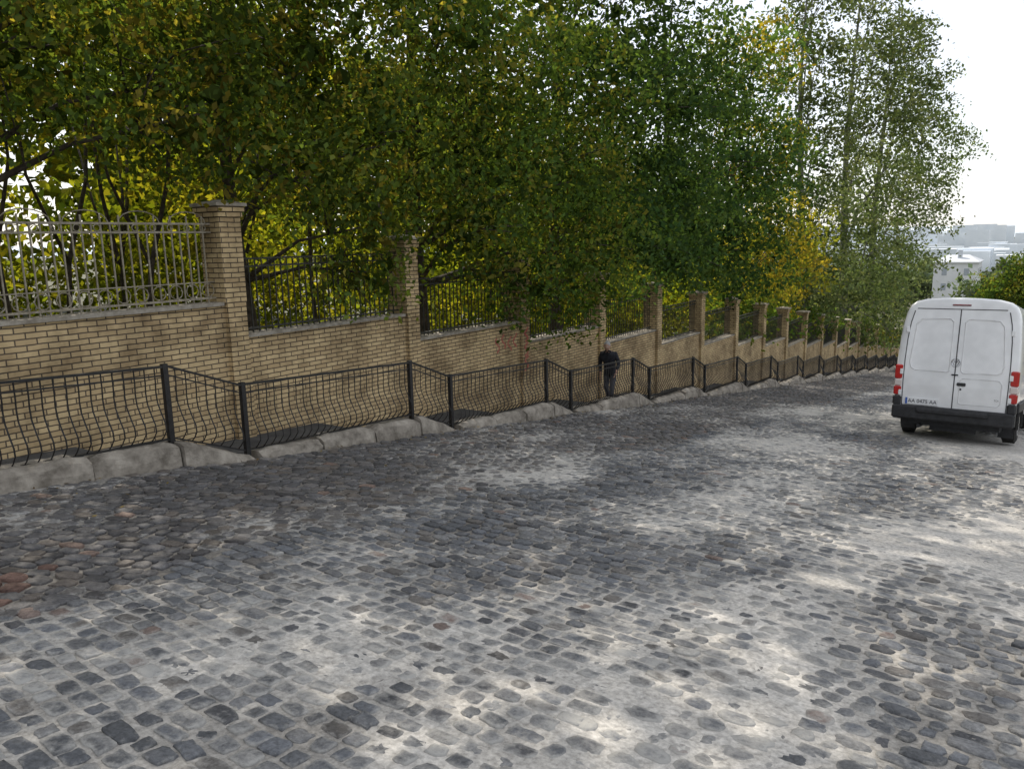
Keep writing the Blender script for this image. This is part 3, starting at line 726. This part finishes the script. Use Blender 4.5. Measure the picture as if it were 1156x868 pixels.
# ------------------------------------------------------------------ pedestrian
man=empty('walking_man')
M_jack=noisy('dark_jacket',(.016,.017,.022),(.04,.042,.052),12,bump=.4,bscale=25)
M_trou=noisy('dark_trousers',(.05,.05,.058),(.09,.09,.10),10,bump=.3,bscale=25)
M_skin=noisy('skin',(.42,.25,.18),(.50,.31,.23),14,rough=.55,bump=.1)
M_hair=noisy('grey_hair',(.30,.29,.28),(.48,.47,.46),40,bump=.6,bscale=80)
M_shoe=noisy('shoes',(.015,.013,.012),(.04,.035,.03),10,bump=.1)
def skinmesh(name,verts,edges,rad,root,sub=2):
    me=bpy.data.meshes.new(name+'_src'); me.from_pydata(verts,edges,[]); me.update()
    o=bpy.data.objects.new(name+'_src',me); COL.objects.link(o)
    o.modifiers.new('s','SKIN'); sb=o.modifiers.new('u','SUBSURF'); sb.levels=sub; sb.render_levels=sub
    sv=me.skin_vertices[0].data
    for i,r in enumerate(rad):
        sv[i].radius=(r,r) if np.isscalar(r) else r; sv[i].use_root=(i==root)
    dg=bpy.context.evaluated_depsgraph_get(); dg.update()
    m2=bpy.data.meshes.new_from_object(o.evaluated_get(dg)); m2.name=name
    bpy.data.objects.remove(o); 
    for p in m2.polygons: p.use_smooth=True
    return m2
J=[(0,.02,.88),(0,-.02,1.03),(0,-.09,1.20),(0,-.16,1.35),(0,-.22,1.43),(0,-.25,1.50),
   (.17,-.15,1.36),(.245,-.08,1.13),(.24,-.26,.97),(.235,-.335,.92),
   (-.17,-.15,1.36),(-.255,-.02,1.12),(-.25,.03,.90),(-.25,.02,.80),
   (.095,.0,.83),(.10,-.22,.50),(.10,-.22,.13),(.10,-.24,.06),(.105,-.38,.035),
   (-.095,.03,.82),(-.10,.0,.47),(-.10,.22,.19),(-.10,.25,.11),(-.105,.17,.03)]
E=[(0,1),(1,2),(2,3),(3,4),(4,5),(3,6),(6,7),(7,8),(8,9),(3,10),(10,11),(11,12),(12,13),(0,14),(14,15),(15,16),(16,17),(17,18),(0,19),(19,20),(20,21),(21,22),(22,23)]
Rr=[(.15,.12),(.155,.125),(.17,.13),(.15,.11),.062,.055,.075,.055,.038,.034,.075,.055,.038,.034,.095,.065,.05,.042,.036,.095,.065,.05,.042,.036]
me=skinmesh('body',J,E,Rr,0)
for m in (M_jack,M_trou,M_skin,M_shoe): me.materials.append(m)
for p in me.polygons:
    c=p.center; mi=0
    arm=abs(c.x)>.19
    if arm:
        if (c.x>0 and c.y<-.275 and c.z<.99) or (c.x<0 and c.z<.885): mi=2
    elif c.z<.80: mi=1
    if c.z<.085 or (c.x<0 and c.z<.15 and c.y>.1): mi=3
    if c.z>1.425 and abs(c.x)<.09: mi=2
    p.material_index=mi
newobj('body',me,man)
mb=MB(); aa=np.linspace(0,2*math.pi,17)
mb.tube([(.072*math.cos(q_),-.225+.07*math.sin(q_),1.435-.03*math.sin(q_+math.pi)*-1) for q_ in aa],.022,6)
mb.build('collar',[M_jack],man,smooth=True)
for s,(wx,wy,wz),dr in ((1,(.235,-.345,.905),(-.1,-.62,-.75)),(-1,(-.25,.015,.79),(.05,-.12,-1))):
    d=Vector(dr).normalized()
    side=Vector((0,-1,0)) if s<0 else Vector((.2,-.7,.5)).normalized()
    inn=Vector((-s,0,0)); w0=Vector((wx,wy,wz))
    m=skinmesh('palm',[tuple(w0-d*.03),tuple(w0+d*.02),tuple(w0+d*.055-side*.012),tuple(w0+d*.055+side*.012)],[(0,1),(1,2),(1,3)],[.024,.026,.022,.022],0,1); m.materials.append(M_skin); newobj('palm',m,man)
    for i,(o_,ln) in enumerate(((-.027,.062),(-.009,.075),(.009,.08),(.027,.072))):
        b=w0+d*.05+side*o_
        v=[b-d*.025,b,b+d*ln*.45+inn*.006,b+d*ln*.8+inn*.022,b+d*ln*.95+inn*.036]
        m=skinmesh('finger_%d'%(i+1),[tuple(q_) for q_ in v],[(0,1),(1,2),(2,3),(3,4)],[.011,.010,.009,.008,.007],0,1); m.materials.append(M_skin); newobj('finger_%d'%(i+1),m,man)
    b=w0+side*.02
    v=[b-side*.01,b+side*.02+d*.02+inn*.01,b+side*.03+d*.045+inn*.02,b+side*.028+d*.065+inn*.025]
    m=skinmesh('thumb',[tuple(q_) for q_ in v],[(0,1),(1,2),(2,3)],[.013,.011,.010,.008],0,1); m.materials.append(M_skin); newobj('thumb',m,man)
def head():
    mb=MB(); n,m=24,18; hc=np.array([0,-.285,1.58])
    vs=[]
    for i in range(m+1):
        a=math.pi*i/m
        for k in range(n):
            b=2*math.pi*k/n
            x,y,z=math.sin(a)*math.sin(b),-math.sin(a)*math.cos(b),math.cos(a)
            w=.078*(1-.18*max(0,-z)); dp=.098; hh=.125
            px,py,pz=x*w,y*dp,z*hh
            nose=math.exp(-((px/.014)**2+((pz+.012)/.026)**2))*.026 if y<0 else 0
            sock=math.exp(-(((abs(px)-.032)/.014)**2+((pz-.012)/.012)**2))*.009 if y<0 else 0
            brow=math.exp(-((pz-.034)/.010)**2)*.005*(1 if abs(px)<.05 else 0) if y<0 else 0
            chin=math.exp(-((px/.025)**2+((pz+.105)/.02)**2))*.012 if y<.2 else 0
            mouth=math.exp(-((px/.022)**2+((pz+.055)/.005)**2))*.005 if y<0 else 0
            py-=nose+brow+chin-sock-mouth
            vs.append((px,py,pz))
    ct,st=math.cos(.25),math.sin(.25)
    vs=[(x+hc[0],y*ct-z*st+hc[1],y*st+z*ct+hc[2]) for x,y,z in vs]
    fs=[(i*n+k,(i+1)*n+k,(i+1)*n+(k+1)%n,i*n+(k+1)%n) for i in range(m) for k in range(n)]
    mb.add(vs,fs)
    o=mb.build('head',[M_skin,M_hair],man,smooth=True)
    mb=MB()
    def T(x,y,z): return (x+hc[0],y*ct-z*st+hc[1],y*st+z*ct+hc[2])
    for s in (-1,1):
        mb.ball(T(s*.032,-.082,.012),.012,0); mb.ball(T(s*.032,-.091,.012),.006,1)
    mb.build('eyes',[M_pl,M_plb],man,smooth=True)
    mb=MB()
    for s in (-1,1): mb.ball(T(s*.078,.0,.0),.032,0,sc=(.35,.6,1))
    mb.build('ears',[M_skin],man,smooth=True)
    mb=MB(); vs=[]; m2=10
    for i in range(m2+1):
        for k in range(n):
            b=2*math.pi*k/n; face=(math.cos(b)+1)/2
            amax=math.pi*(.70-.42*face**1.3); a=amax*i/m2
            x,y,z=math.sin(a)*math.sin(b),-math.sin(a)*math.cos(b),math.cos(a)
            q_=1.045+.012*math.sin(7*b+3*a)
            vs.append(T(x*.078*q_,y*.099*q_+.003,z*.126*q_))
    fs=[(i*n+k,(i+1)*n+k,(i+1)*n+(k+1)%n,i*n+(k+1)%n) for i in range(m2) for k in range(n)]
    mb.add(vs,fs); mb.build('hair',[M_hair],man,smooth=True)
head()
py_=18.75; k=int((py_-Y00)//PER); z0,z1=land(k); zz=z0+(z1-z0)*min(1,(py_-Y00-PER*k)/LAND)+WOFF
man.location=(-9.4,py_,zz+.0); man.rotation_euler=(0,0,math.radians(12)); man.scale=(1.08,1.08,1.08)

# ------------------------------------------------------------------ light & sky
dx,dy=-.80,.60; el=math.radians(44)
d=Vector((dx,dy,0)).normalized(); sd=Vector((d.x*math.cos(el),d.y*math.cos(el),math.sin(el)))
w=bpy.data.worlds.new('World'); scene.world=w; w.use_nodes=True
t=w.node_tree; bg=t.nodes['Background']; sky=t.nodes.new('ShaderNodeTexSky'); sky.sky_type='NISHITA'; sky.sun_disc=False
sky.sun_elevation=el; sky.sun_rotation=math.atan2(d.x,d.y); sky.dust_density=1.5; sky.air_density=1.0; sky.altitude=150
mxs=t.nodes.new('ShaderNodeMix'); mxs.data_type='RGBA'; mxs.inputs[0].default_value=.60; mxs.inputs[7].default_value=(9.0,9.1,9.3,1)
t.links.new(sky.outputs[0],mxs.inputs[6]); t.links.new(mxs.outputs[2],bg.inputs[0]); bg.inputs[1].default_value=.15
sl=bpy.data.lights.new('sun','SUN'); sl.energy=5; sl.angle=math.radians(.5); sl.color=(1,.93,.82)
so=bpy.data.objects.new('sun',sl); COL.objects.link(so); so.rotation_euler=(-sd).to_track_quat('-Z','Y').to_euler()
so.location=(0,0,40)

# ------------------------------------------------------------------ camera
yaw=math.radians(34); pit=math.radians(10.5); roll=math.radians(1.2)
F=Vector((-math.sin(yaw)*math.cos(pit),math.cos(yaw)*math.cos(pit),-math.sin(pit)))
R=Vector((math.cos(yaw),math.sin(yaw),0)); U=R.cross(F)
R2=R*math.cos(roll)-U*math.sin(roll); U2=U*math.cos(roll)+R*math.sin(roll)
cam=bpy.data.cameras.new('camera'); co=bpy.data.objects.new('camera',cam); COL.objects.link(co)
mw=Matrix(((R2.x,U2.x,-F.x,0),(R2.y,U2.y,-F.y,0),(R2.z,U2.z,-F.z,1.8),(0,0,0,1)))
co.matrix_world=mw
cam.sensor_width=36; cam.lens=27.1; cam.clip_end=12000; cam.clip_start=.05
scene.camera=co
scene.view_settings.view_transform='Standard'; scene.view_settings.look='None'; scene.view_settings.exposure=0
